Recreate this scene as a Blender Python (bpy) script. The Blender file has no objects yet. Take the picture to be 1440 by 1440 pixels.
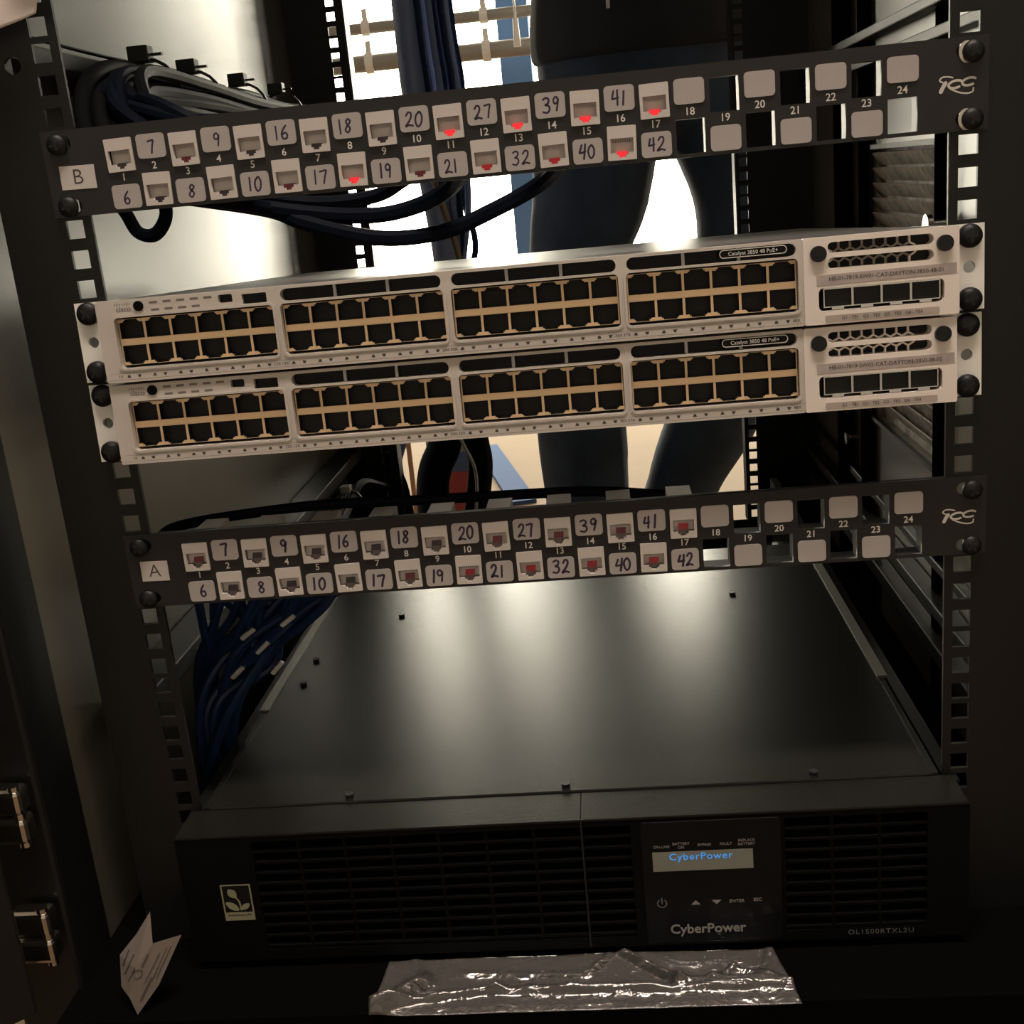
import bpy, bmesh, math, random
from mathutils import Vector, Matrix

# ------------------------------------------------------------------ camera, world, light, exposure
SC = bpy.context.scene
COL = SC.collection
ZB = 0.80                       # height of the top of the upper patch panel above the floor (m)

cam_d = bpy.data.cameras.new('camera')
cam_d.sensor_fit = 'HORIZONTAL'
cam_d.sensor_width = 36.0
cam_d.lens = 36.0 * 1628.807 / 1440.0
cam_d.clip_start = 0.02
cam_d.clip_end = 60
cam = bpy.data.objects.new('camera', cam_d)
COL.objects.link(cam)
cam.rotation_mode = 'XYZ'
cam.rotation_euler = (1.29259, 0.09232, 0.06745)
cam.location = (0.045242, -0.619242, ZB - 0.04746)
SC.camera = cam

world = bpy.data.worlds.new('daylight')
SC.world = world
world.use_nodes = True
bg = world.node_tree.nodes['Background']
bg.inputs['Color'].default_value = (1.0, 0.91, 0.73, 1)
bg.inputs['Strength'].default_value = 20.0

def portal(name, loc, rot, sx, sy):
    d = bpy.data.lights.new(name, 'AREA')
    d.shape = 'RECTANGLE'; d.size = sx; d.size_y = sy
    d.cycles.is_portal = True
    o = bpy.data.objects.new(name, d); COL.objects.link(o)
    o.location = loc; o.rotation_euler = rot
    return o
# daylight enters the room through the wide glazed front behind the cabinet
portal('daylight_portal', (0.1, 4.30, 1.25), (math.radians(-90), 0, 0), 4.2, 2.1)

SC.view_settings.view_transform = 'Standard'
SC.view_settings.look = 'None'
SC.view_settings.exposure = 0.0
SC.view_settings.gamma = 1.0
SC.view_settings.use_curve_mapping = False
SC.cycles.use_denoising = True
SC.cycles.max_bounces = 10
SC.cycles.diffuse_bounces = 5
SC.cycles.glossy_bounces = 5
SC.cycles.transmission_bounces = 6
SC.cycles.transparent_max_bounces = 12
SC.cycles.sample_clamp_indirect = 6.0
SC.cycles.caustics_reflective = False
SC.cycles.caustics_refractive = False

R = random.Random(7)

# ------------------------------------------------------------------ materials
MATS = {}
def mat(name, col, rough=0.5, metal=0.0, spec=0.5, noise=None, bump=None, emit=None, estr=0.0,
        alpha=None, trans=0.0, coat=0.0, stint=None):
    """noise = (scale, amount) mottles the colour; bump = (scale, strength)"""
    m = bpy.data.materials.new(name)
    m.use_nodes = True
    nt = m.node_tree
    b = nt.nodes['Principled BSDF']
    b.inputs['Base Color'].default_value = (*col, 1)
    b.inputs['Roughness'].default_value = rough
    b.inputs['Metallic'].default_value = metal
    b.inputs['Specular IOR Level'].default_value = spec
    b.inputs['Coat Weight'].default_value = coat
    if stint: b.inputs['Specular Tint'].default_value = (*stint, 1)
    b.inputs['Transmission Weight'].default_value = trans
    if emit:
        b.inputs['Emission Color'].default_value = (*emit, 1)
        b.inputs['Emission Strength'].default_value = estr
    if alpha is not None:
        b.inputs['Alpha'].default_value = alpha
    tc = None
    if noise or bump:
        tc = nt.nodes.new('ShaderNodeTexCoord')
    if noise:
        n = nt.nodes.new('ShaderNodeTexNoise')
        n.inputs['Scale'].default_value = noise[0]
        n.inputs['Detail'].default_value = 5
        n.inputs['Roughness'].default_value = 0.6
        nt.links.new(tc.outputs['Object'], n.inputs['Vector'])
        r = nt.nodes.new('ShaderNodeValToRGB')
        a = noise[1]
        r.color_ramp.elements[0].position = 0.3
        r.color_ramp.elements[1].position = 0.7
        r.color_ramp.elements[0].color = (*[max(0, c * (1 - a)) for c in col], 1)
        r.color_ramp.elements[1].color = (*[min(1, c * (1 + a)) for c in col], 1)
        nt.links.new(n.outputs['Fac'], r.inputs['Fac'])
        nt.links.new(r.outputs['Color'], b.inputs['Base Color'])
    if bump:
        n2 = nt.nodes.new('ShaderNodeTexNoise')
        n2.inputs['Scale'].default_value = bump[0]
        n2.inputs['Detail'].default_value = 4
        nt.links.new(tc.outputs['Object'], n2.inputs['Vector'])
        bp = nt.nodes.new('ShaderNodeBump')
        bp.inputs['Strength'].default_value = bump[1]
        bp.inputs['Distance'].default_value = 0.002
        nt.links.new(n2.outputs['Fac'], bp.inputs['Height'])
        nt.links.new(bp.outputs['Normal'], b.inputs['Normal'])
    MATS[name] = m
    return m

mat('black_paint', (0.006, 0.006, 0.006), 0.45, spec=0.35, bump=(900, 0.08))
mat('panel_paint', (0.10, 0.09, 0.068), 0.28, spec=1.0, noise=(6, 0.12), bump=(700, 0.06))
mat('black_metal', (0.014, 0.014, 0.012), 0.27, spec=0.16, noise=(9, 0.2), bump=(1200, 0.05))
mat('black_plastic', (0.0022, 0.0022, 0.0022), 0.6, spec=0.08)
mat('black_matte', (0.0035, 0.0033, 0.003), 0.85, spec=0.0)
mat('print_shaded', (0.24, 0.225, 0.21), 0.6)  # darkened print: shade low in the rack is put into the colour
mat('gloss_black', (0.006, 0.006, 0.007), 0.2, spec=0.14)
mat('patch_black', (0.018, 0.0175, 0.017), 0.45, spec=0.35, bump=(1500, 0.04))
mat('hole_dark', (0.006, 0.006, 0.007), 0.7)
mat('jack_white', (0.62, 0.575, 0.54), 0.4)
mat('jack_inside', (0.26, 0.22, 0.21), 0.5)
mat('contact_grey', (0.16, 0.13, 0.13), 0.35, metal=0.4)
mat('label_white', (0.43, 0.40, 0.385), 0.55, noise=(60, 0.05))
mat('sticker_white', (0.60, 0.56, 0.53), 0.6)
mat('marker_ink', (0.025, 0.014, 0.045), 0.5)
mat('print_white', (0.72, 0.70, 0.66), 0.6)
mat('logo_silver', (0.66, 0.63, 0.57), 0.5)
mat('print_dark', (0.05, 0.045, 0.04), 0.6)
mat('print_grey', (0.17, 0.145, 0.13), 0.6)
mat('switch_grey', (0.56, 0.52, 0.47), 0.45, noise=(25, 0.05), bump=(1500, 0.03))
mat('module_grey', (0.80, 0.73, 0.665), 0.45, noise=(25, 0.04))
mat('strip_grey', (0.44, 0.38, 0.335), 0.5)
mat('tape_label', (0.42, 0.36, 0.335), 0.35, noise=(90, 0.2))
mat('switch_top', (0.36, 0.35, 0.33), 0.35, metal=0.7, noise=(30, 0.1))
mat('port_metal', (0.74, 0.54, 0.33), 0.38, metal=0.55)  # nickel port shields; their warm reflection is put into the tan colour
mat('ear_metal', (0.93, 0.92, 0.86), 0.4)
mat('steel', (0.62, 0.61, 0.57), 0.25, metal=1.0)
mat('chrome', (0.6, 0.56, 0.5), 0.22, metal=1.0)
mat('strip_steel', (0.30, 0.30, 0.27), 0.4, metal=0.7)
mat('screw_black', (0.008, 0.008, 0.009), 0.45, spec=0.3)
mat('gleam_pale', (0.62, 0.58, 0.50), 0.5)
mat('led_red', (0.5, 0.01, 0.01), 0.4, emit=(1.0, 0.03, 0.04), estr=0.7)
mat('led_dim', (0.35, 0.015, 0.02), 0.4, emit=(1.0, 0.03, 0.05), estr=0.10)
mat('tab_dark', (0.035, 0.02, 0.03), 0.4)
mat('tab_wine', (0.16, 0.015, 0.03), 0.4)
mat('tab_red', (0.45, 0.02, 0.035), 0.4)
mat('cable_black', (0.007, 0.0075, 0.008), 0.5, spec=0.07, bump=(300, 0.1))
mat('cable_navy', (0.005, 0.007, 0.013), 0.55, spec=0.05)
mat('cable_blue', (0.012, 0.030, 0.095), 0.4, spec=0.3)
mat('cable_sky', (0.34, 0.43, 0.70), 0.38)  # lightened blue: veiling glare from the window is put into the colour
mat('foil', (0.8, 0.8, 0.77), 0.25, metal=0.35)
mat('brass_loom', (0.35, 0.28, 0.18), 0.35, metal=0.6)
mat('tie_black', (0.012, 0.012, 0.012), 0.4)
mat('lcd_glass', (0.20, 0.205, 0.175), 0.3, emit=(0.5, 0.55, 0.42), estr=0.01)
mat('lcd_blue', (0.02, 0.12, 0.3), 0.4, emit=(0.05, 0.28, 0.72), estr=0.9)
mat('eco_print', (0.24, 0.24, 0.15), 0.6)  # toned down, the shade at the rack's foot is in the colour
mat('paper', (0.17, 0.14, 0.12), 0.7, noise=(40, 0.08))  # darkened sheet: the dimness at the lower left is put into its tone
mat('masking', (0.62, 0.54, 0.50), 0.6, noise=(50, 0.1))
mat('vent_brown', (0.45, 0.39, 0.33), 0.55, noise=(45, 0.65), bump=(200, 0.4))
mat('denim', (0.035, 0.055, 0.085), 0.85, noise=(14, 0.35), bump=(500, 0.3))
mat('shirt', (0.018, 0.020, 0.023), 0.9, noise=(10, 0.2))
mat('skin', (0.45, 0.28, 0.2), 0.55)
mat('hair', (0.03, 0.02, 0.015), 0.6)
mat('shoe', (0.03, 0.028, 0.026), 0.6)
mat('floor_paper', (0.20, 0.14, 0.085), 0.8, spec=0.2, noise=(1.6, 0.10), bump=(4, 0.8))
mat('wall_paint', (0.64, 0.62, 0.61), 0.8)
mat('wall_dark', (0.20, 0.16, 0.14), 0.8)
mat('ceiling_paint', (0.66, 0.64, 0.63), 0.9)
mat('frame_paint', (0.20, 0.19, 0.17), 0.5)
mat('column_blue', (0.12, 0.24, 0.50), 0.8, spec=0.2)
mat('strip_blue', (0.045, 0.085, 0.19), 0.85, spec=0.1)
mat('pipe_grey', (0.23, 0.22, 0.20), 0.45)
mat('pvc_white', (0.7, 0.7, 0.68), 0.4)
mat('wood_brown', (0.25, 0.14, 0.07), 0.6)
mat('band_grey', (0.18, 0.18, 0.17), 0.6)
mat('band_blue', (0.05, 0.08, 0.16), 0.6)
mat('band_red', (0.30, 0.035, 0.025), 0.6)

def glassy(name, tint, fac, rough):
    m = bpy.data.materials.new(name); m.use_nodes = True
    nt = m.node_tree; nt.nodes.clear()
    o = nt.nodes.new('ShaderNodeOutputMaterial')
    t = nt.nodes.new('ShaderNodeBsdfTransparent'); t.inputs['Color'].default_value = (*tint, 1)
    g = nt.nodes.new('ShaderNodeBsdfGlossy'); g.inputs['Roughness'].default_value = rough
    mx = nt.nodes.new('ShaderNodeMixShader')
    lw = nt.nodes.new('ShaderNodeLayerWeight'); lw.inputs['Blend'].default_value = fac
    nt.links.new(lw.outputs['Fresnel'], mx.inputs['Fac'])
    nt.links.new(t.outputs[0], mx.inputs[1]); nt.links.new(g.outputs[0], mx.inputs[2])
    nt.links.new(mx.outputs[0], o.inputs['Surface'])
    MATS[name] = m
    return m, nt, g
glassy('window_glass', (0.96, 0.97, 0.97), 0.15, 0.02)
_m, _nt, _g = glassy('film', (0.92, 0.91, 0.90), 0.45, 0.12)
_d = _nt.nodes.new('ShaderNodeBsdfDiffuse'); _d.inputs['Color'].default_value = (0.75, 0.70, 0.66, 1)
_mx = _nt.nodes.new('ShaderNodeMixShader'); _mx.inputs['Fac'].default_value = 0.05
_out = [n for n in _nt.nodes if n.type == 'OUTPUT_MATERIAL'][0]
_src = _out.inputs['Surface'].links[0].from_socket
_nt.links.new(_src, _mx.inputs[1]); _nt.links.new(_d.outputs[0], _mx.inputs[2]); _nt.links.new(_mx.outputs[0], _out.inputs['Surface'])
_tc = _nt.nodes.new('ShaderNodeTexCoord')
_n = _nt.nodes.new('ShaderNodeTexNoise'); _n.inputs['Scale'].default_value = 75; _n.inputs['Detail'].default_value = 3
_n.inputs['Distortion'].default_value = 1.5
_b = _nt.nodes.new('ShaderNodeBump'); _b.inputs['Strength'].default_value = 0.5; _b.inputs['Distance'].default_value = 0.004
_nt.links.new(_tc.outputs['Object'], _n.inputs['Vector'])
_nt.links.new(_n.outputs['Fac'], _b.inputs['Height'])
_nt.links.new(_b.outputs['Normal'], _g.inputs['Normal'])

# ------------------------------------------------------------------ geometry helpers (millimetres, z measured from the top of patch panel B)
class MB:
    def __init__(self):
        self.v = []; self.f = []
    def add(self, vs, fs):
        n = len(self.v)
        self.v += [tuple(p) for p in vs]
        self.f += [tuple(i + n for i in q) for q in fs]
        return self
    def box(self, x0, x1, y0, y1, z0, z1):
        return self.add([(x0,y0,z0),(x1,y0,z0),(x1,y1,z0),(x0,y1,z0),(x0,y0,z1),(x1,y0,z1),(x1,y1,z1),(x0,y1,z1)],
                        [(0,3,2,1),(4,5,6,7),(0,1,5,4),(1,2,6,5),(2,3,7,6),(3,0,4,7)])
    def prism(self, poly, y0, y1):
        """polygon in XZ (counter clockwise seen from -y), extruded along y"""
        n = len(poly)
        vs = [(x, y0, z) for x, z in poly] + [(x, y1, z) for x, z in poly]
        fs = [tuple(range(n)), tuple(range(2*n-1, n-1, -1))]
        fs += [(i, i+n, (i+1) % n + n, (i+1) % n) for i in range(n)]
        return self.add(vs, fs)
    def cyl(self, c, axis, r, h, n=16, r2=None):
        """cylinder from c along the unit axis by h"""
        r2 = r if r2 is None else r2
        a = Vector(axis).normalized()
        u = a.orthogonal().normalized(); w = a.cross(u)
        c = Vector(c); vs = []
        for k, rr in ((0, r), (h, r2)):
            for i in range(n):
                t = 2*math.pi*i/n
                vs.append(c + a*k + (u*math.cos(t) + w*math.sin(t))*rr)
        fs = [tuple(range(n-1, -1, -1)), tuple(range(n, 2*n))]
        fs += [(i, (i+1) % n, (i+1) % n + n, i+n) for i in range(n)]
        return self.add(vs, fs)
    def dome(self, c, axis, r, h, n=16, rings=4):
        """a low dome from centre c, rising by h along the axis"""
        a = Vector(axis).normalized(); u = a.orthogonal().normalized(); w = a.cross(u)
        c = Vector(c); vs = []; fs = []
        for k in range(rings):
            t = k/rings*math.pi/2
            for i in range(n):
                q = 2*math.pi*i/n
                vs.append(c + a*h*math.sin(t) + (u*math.cos(q) + w*math.sin(q))*r*math.cos(t))
        vs.append(c + a*h)
        for k in range(rings-1):
            for i in range(n):
                fs.append((k*n+i, k*n+(i+1) % n, (k+1)*n+(i+1) % n, (k+1)*n+i))
        top = rings*n
        for i in range(n):
            fs.append(((rings-1)*n+i, (rings-1)*n+(i+1) % n, top))
        fs.append(tuple(range(n-1, -1, -1)))
        return self.add(vs, fs)
    def tube(self, pts, r, n=8, cap=True, rib=None):
        """round tube along pts; r a number or a list; rib=(amplitude) makes a corrugated hose"""
        P = [Vector(p) for p in pts]; m = len(P)
        rr = r if isinstance(r, (list, tuple)) else [r]*m
        T = []
        for i in range(m):
            d = P[min(i+1, m-1)] - P[max(i-1, 0)]
            T.append(d.normalized() if d.length > 1e-9 else Vector((0,0,1)))
        u = T[0].orthogonal().normalized()
        vs = []; fs = []
        for i in range(m):
            u = (u - T[i]*u.dot(T[i]))
            u = u.normalized() if u.length > 1e-6 else T[i].orthogonal().normalized()
            w = T[i].cross(u)
            q = rr[i] + (rib*(i % 2) if rib else 0)
            for k in range(n):
                a = 2*math.pi*k/n
                vs.append(P[i] + (u*math.cos(a) + w*math.sin(a))*q)
        for i in range(m-1):
            for k in range(n):
                fs.append((i*n+k, i*n+(k+1) % n, (i+1)*n+(k+1) % n, (i+1)*n+k))
        if cap:
            fs.append(tuple(range(n-1, -1, -1))); fs.append(tuple(range((m-1)*n, m*n)))
        return self.add(vs, fs)
    def loft(self, rings):
        """closed loft through elliptic rings (cx, cy, cz, rx, ry)"""
        n = 16; vs = []; fs = []
        for cx, cy, cz, rx, ry in rings:
            for k in range(n):
                a = 2*math.pi*k/n
                vs.append((cx+rx*math.cos(a), cy+ry*math.sin(a), cz))
        m = len(rings)
        for i in range(m-1):
            for k in range(n):
                fs.append((i*n+k, i*n+(k+1) % n, (i+1)*n+(k+1) % n, (i+1)*n+k))
        fs.append(tuple(range(n-1, -1, -1))); fs.append(tuple(range((m-1)*n, m*n)))
        return self.add(vs, fs)
    def me(self, name):
        me = bpy.data.meshes.new(name)
        me.from_pydata([(x/1000, y/1000, z/1000) for x, y, z in self.v], [], self.f)
        me.validate(); me.update()
        return me
    def build(self, name, material, parent=None, smooth=False, bevel=0):
        return obj(name, self.me(name), material, parent, smooth, bevel)

def obj(name, me, material, parent=None, smooth=False, bevel=0):
    """link a mesh given in millimetre/1000 coordinates; without a parent it is lifted to world height"""
    o = bpy.data.objects.new(name, me)
    COL.objects.link(o)
    if material and not me.materials:
        me.materials.append(MATS[material])
    if smooth:
        for p in me.polygons: p.use_smooth = True
        try: me.set_sharp_from_angle(angle=math.radians(38))
        except Exception: pass
    if parent is not None:
        o.parent = parent
    else:
        o.location.z = ZB
    if bevel:
        b = o.modifiers.new('edge', 'BEVEL'); b.width = bevel/1000; b.segments = 2; b.limit_method = 'ANGLE'
    return o

def tag(o, label, cat, group=None):
    o['label'] = label; o['category'] = cat
    if group: o['group'] = group
    return o
def thing(name, label, cat, base=(0, 0, 0), group=None):
    """an Empty at the thing's base; children are given in the same absolute millimetres via 'shift'"""
    e = bpy.data.objects.new(name, None); e.empty_display_size = 0.05
    COL.objects.link(e)
    e.location = (base[0]/1000, base[1]/1000, base[2]/1000 + ZB)
    tag(e, label, cat, group)
    return e
SAG = math.radians(-2.7)        # the switches hang from their front ears and sag at the back
def struct(o):
    o['kind'] = 'structure'; return o
def put(o, x=0, y=0, z=0):
    o.location = (x/1000, y/1000, z/1000); return o
def copy_of(o, parent, x, y, z):
    c = o.copy(); COL.objects.link(c); c.parent = parent
    return put(c, x, y, z)

def rrect(cx, cz, w, h, r=1.0, n=4):
    out = []
    for sx, sz, a0 in ((1, -1, -90), (1, 1, 0), (-1, 1, 90), (-1, -1, 180)):
        for k in range(n+1):
            a = math.radians(a0 + 90*k/n)
            out.append((cx + sx*(w/2-r) + r*math.cos(a), cz + sz*(h/2-r) + r*math.sin(a)))
    return out
def rect(cx, cz, w, h):
    return [(cx-w/2, cz-h/2), (cx+w/2, cz-h/2), (cx+w/2, cz+h/2), (cx-w/2, cz+h/2)]
def circ(cx, cz, r, n=18):
    return [(cx+r*math.cos(2*math.pi*k/n), cz+r*math.sin(2*math.pi*k/n)) for k in range(n)]

def _curve_mesh(cu, name, map_y):
    o = bpy.data.objects.new('tmp', cu); COL.objects.link(o)
    dg = bpy.context.evaluated_depsgraph_get(); dg.update()
    me = bpy.data.meshes.new_from_object(o.evaluated_get(dg))
    bpy.data.objects.remove(o); bpy.data.curves.remove(cu)
    me.name = name
    for v in me.vertices:
        x, y, z = v.co
        v.co = (x/1000, (map_y - z)/1000, y/1000)
    me.update()
    me.materials.clear()
    return me
def plate(name, outer, holes, y0, y1):
    """flat plate in XZ with holes, from y0 (front) to y1 (back)"""
    cu = bpy.data.curves.new(name, 'CURVE'); cu.dimensions = '2D'; cu.fill_mode = 'BOTH'
    cu.extrude = abs(y1-y0)/2
    for poly in [outer] + list(holes):
        s = cu.splines.new('POLY'); s.points.add(len(poly)-1)
        for p, (x, z) in zip(s.points, poly): p.co = (x, z, 0, 1)
        s.use_cyclic_u = True
    return _curve_mesh(cu, name, (y0+y1)/2)
def text_mesh(s, size, y, align='CENTER', x=0, z=0, space=1.0, shear=0.0, bold=0.0, sx=1.0):
    cu = bpy.data.curves.new('text', 'FONT'); cu.body = s; cu.size = size
    cu.align_x = align; cu.align_y = 'CENTER'; cu.space_character = space; cu.shear = shear
    cu.extrude = 0.06; cu.offset = bold; cu.resolution_u = 3
    me = _curve_mesh(cu, 'text', y)
    for v in me.vertices: v.co.x = v.co.x*sx + x/1000; v.co.z += z/1000
    return me
def spline(pts, per=6, closed=False):
    P = [Vector(p) for p in pts]; n = len(P); out = []
    m = n if closed else n-1
    for i in range(m):
        p0 = P[(i-1) % n] if closed or i > 0 else P[0]*2 - P[1]
        p1 = P[i]; p2 = P[(i+1) % n]
        p3 = P[(i+2) % n] if closed or i+2 < n else P[-1]*2 - P[-2]
        for k in range(per):
            t = k/per
            out.append(0.5*((2*p1) + (p2-p0)*t + (2*p0-5*p1+4*p2-p3)*t*t + (3*p1-p0-3*p2+p3)*t**3))
    if not closed: out.append(P[-1])
    return out
def ribbon(mb, pts, w, y, close=False):
    """flat pen stroke in XZ with round caps"""
    P = [Vector((p[0], p[1])) for p in pts]; n = len(P); L = []
    for i in range(n):
        d = P[min(i+1, n-1)] - P[max(i-1, 0)]
        d = d.normalized() if d.length > 1e-9 else Vector((1, 0))
        nn = Vector((-d.y, d.x))*w/2
        L.append((P[i]+nn, P[i]-nn))
    vs = []; fs = []
    for a, b in L: vs += [(a.x, y, a.y), (b.x, y, b.y)]
    for i in range(n-1): fs.append((2*i, 2*i+1, 2*i+3, 2*i+2))
    mb.add(vs, fs)
    for q in (P[0], P[-1]):
        mb.add([(q.x + w/2*math.cos(2*math.pi*k/10), y-0.01, q.y + w/2*math.sin(2*math.pi*k/10)) for k in range(10)], [tuple(range(10))])

DIG = {'0': [[(.5,1),(.15,.75),(.1,.35),(.4,.0),(.8,.2),(.9,.65),(.65,.98),(.45,.97)]],
       '1': [[(.5,1),(.5,.5),(.48,0)]],
       '2': [[(.05,.78),(.3,1),(.62,.95),(.7,.7),(.45,.35),(.05,.03),(.15,.0),(.5,.08),(.95,.0)]],
       '3': [[(.05,.9),(.4,1),(.75,.88),(.62,.62),(.3,.53),(.7,.45),(.8,.2),(.5,.0),(.0,.06)]],
       '4': [[(.25,.95),(.05,.5),(.08,.42),(.45,.45),(.8,.5)],[(.72,1),(.7,.5),(.66,0)]],
       '6': [[(.65,1),(.3,.72),(.1,.35),(.3,.03),(.7,.05),(.8,.3),(.55,.48),(.2,.35)]],
       '7': [[(.05,.93),(.4,.97),(.85,.98),(.7,.55),(.58,0)]],
       '8': [[(.8,.85),(.5,1),(.2,.82),(.45,.55),(.8,.28),(.5,.0),(.12,.2),(.4,.5),(.75,.72),(.8,.88)]],
       '9': [[(.8,.75),(.5,1),(.15,.8),(.3,.52),(.65,.58),(.82,.85),(.72,.4),(.62,0)]]}
def handwriting(s, cx, cz, h, y, pen):
    mb = MB(); w = h*0.62; gap = h*0.13
    tot = len(s)*w*0.9 + (len(s)-1)*gap
    x = cx - tot/2
    for ch in s:
        jx, jz, sl = R.uniform(-.03,.03)*h, R.uniform(-.06,.06)*h, R.uniform(-.02,.12)
        ww = w*(0.5 if ch == '1' else R.uniform(.85, 1.05)); hh = h*R.uniform(.92, 1.08)
        for st in DIG[ch]:
            pts = [(x+jx+px*ww+pz*sl*hh, cz+jz+(pz-.5)*hh) for px, pz in st]
            q = spline([(a, b, 0) for a, b in pts], 5)
            ribbon(mb, q, pen*R.uniform(.9, 1.1), y)
        x += w*(0.55 if ch == '1' else .9) + gap
    return mb

# ------------------------------------------------------------------ the room
FL = -800.0      # floor level in rack millimetres
struct(MB().box(-3600, 3600, -3200, 9000, FL-60, FL).build('floor', 'floor_paper'))
struct(MB().box(-3600, 3600, -3200, 4400, 1900, 1960).build('ceiling', 'ceiling_paint'))
struct(MB().box(-3660, -3600, -3200, 4400, FL, 1900).build('wall_left', 'wall_paint'))
struct(MB().box(3600, 3660, -3200, 4400, FL, 1900).build('wall_right', 'wall_paint'))
struct(MB().box(-3600, 3600, -3260, -3200, FL, 1900).build('wall_front', 'wall_paint'))
WX0, WX1, WZ0, WZ1 = -2000, 2200, -590, 1500
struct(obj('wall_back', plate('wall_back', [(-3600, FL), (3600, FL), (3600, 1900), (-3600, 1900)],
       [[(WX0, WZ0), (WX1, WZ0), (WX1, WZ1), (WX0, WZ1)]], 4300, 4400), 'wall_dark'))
win = bpy.data.objects.new('window_1', None); COL.objects.link(win); win.location.z = ZB; struct(win)
win['label'] = 'wide overexposed daylight window behind the cabinet'
MB().box(WX0, WX1, 4330, 4380, WZ0, WZ0+60).box(WX0, WX1, 4330, 4380, WZ1-60, WZ1).box(WX0, WX0+60, 4330, 4380, WZ0, WZ1).box(WX1-60, WX1, 4330, 4380, WZ0, WZ1).build('window_frame', 'frame_paint', win)
for k, (a, b) in enumerate(((WX0+60, -1360), (-1300, 1250), (1310, WX1-60))):
    MB().box(a, b, 4352, 4356, WZ0+60, WZ1-60).build('pane', 'window_glass', win)
    if k < 2: MB().box(b, b+60, 4330, 4380, WZ0+60, WZ1-60).build('mullion', 'frame_paint', win)

mat('fill_white', (0.8, 0.8, 0.78), 0.5, emit=(1.0, 0.85, 0.74), estr=36.0)
t = thing('fill_light', 'added flat fill light overhead in front of the cabinet, out of view', 'fill light', (150, -560, 1862))  # added unseen fill lamp that lifts the dim rack front
MB().box(-620, 620, -170, 170, 8, 38).build('housing', 'pvc_white', t, bevel=3)
MB().box(-600, 600, -150, 150, 0, 8).build('diffuser', 'fill_white', t)
# things standing in the room behind the cabinet
c = thing('steel_column', 'square blue steel column standing by the bright window', 'column', (-205, 3900, FL))
put(MB().box(-56, 56, -56, 56, 12, 2700).build('shaft', 'column_blue', c, bevel=4))
MB().box(-110, 110, -110, 110, 0, 12).build('base_plate', 'column_blue', c)
for nm, zz, rr, lb in (('upper', 505, 19, 'thin grey rail pipe across the window, the upper of two'), ('lower', 392, 29, 'thick grey rail pipe across the window, the lower of two')):
    p = thing('rail_pipe', lb, 'pipe', (0, 3650, zz), 'rail pipes in front of the window')
    MB().cyl((-3600, 0, 0), (1, 0, 0), rr, 7200, 14).build('pipe', 'pipe_grey', p, True)
    for xx in (-1500, -700, -290, 520, 1400):
        q = MB().cyl((xx-14, 0, 0), (1, 0, 0), rr+7, 28, 14); q.box(xx-9, xx+9, -9, 9, 0, rr+42)
        q.build('clip', 'pvc_white', p)
cd = thing('pull_cord', 'white pull cord with a long handle hanging by the blue column', 'cord', (-178, 3560, 470))
MB().cyl((0, 0, 0), (0, 0, 1), 4, 900, 8).build('cord', 'pvc_white', cd)
MB().cyl((0, 0, -85), (0, 0, 1), 13, 90, 12, 9).build('handle', 'pvc_white', cd, True)

o = MB().box(-32, 32, -330, 330, 0, 9).build('floor_board', 'strip_blue')
o.location = (-0.252, 2.40, 0.0); o.rotation_euler.z = math.radians(13)
tag(o, 'flat blue strip lying on the tan floor left of the legs', 'strip')
b = thing('striped_panel_box', 'upright box banded grey, blue and red between the black hoses', 'box', (-250, 1500, FL))
MB().box(-48, 48, -40, 40, 0, 244).build('red_band', 'band_red', b, bevel=2)
MB().box(-48, 48, -40, 40, 244, 280).build('blue_band', 'band_blue', b)
MB().box(-48, 48, -40, 40, 280, 350).build('grey_band', 'band_grey', b, bevel=2)
o = MB().cyl((-428, 2000, FL), (0, 0, 1), 6, 560, 10).build('wooden_stick', 'wood_brown', None, True)
tag(o, 'thin brown wooden stick standing on the floor behind the cables', 'stick')

# ------------------------------------------------------------------ the person behind the cabinet
def fuse(mb, name, material, parent, voxel, smooth_it=6):
    me = mb.me(name)
    t = bpy.data.objects.new('tmp', me); COL.objects.link(t)
    r = t.modifiers.new('r', 'REMESH'); r.mode = 'VOXEL'; r.voxel_size = voxel/1000
    s = t.modifiers.new('s', 'SMOOTH'); s.factor = 0.5; s.iterations = smooth_it
    dg = bpy.context.evaluated_depsgraph_get(); dg.update()
    m2 = bpy.data.meshes.new_from_object(t.evaluated_get(dg))
    bpy.data.objects.remove(t)
    m2.name = name; m2.materials.clear()
    o = obj(name, m2, material, parent)
    for p in m2.polygons: p.use_smooth = True
    return o
px, py = 150, 1165
per = thing('person', 'person in dark hooded top and blue jeans standing behind the cabinet', 'person', (px, py, FL))
def limb(mb, pts, per_=6, n=14):
    """pts = (x, y, z, r)"""
    S = spline([Vector((a, b, c)) for a, b, c, r in pts], per_)
    rr = [p[3] for p in pts]; out = []
    for i in range(len(S)):
        t = i/per_; k = min(int(t), len(rr)-2); f = t-k
        out.append(rr[k]*(1-f) + rr[k+1]*f)
    mb.tube(S, out, n)
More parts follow.
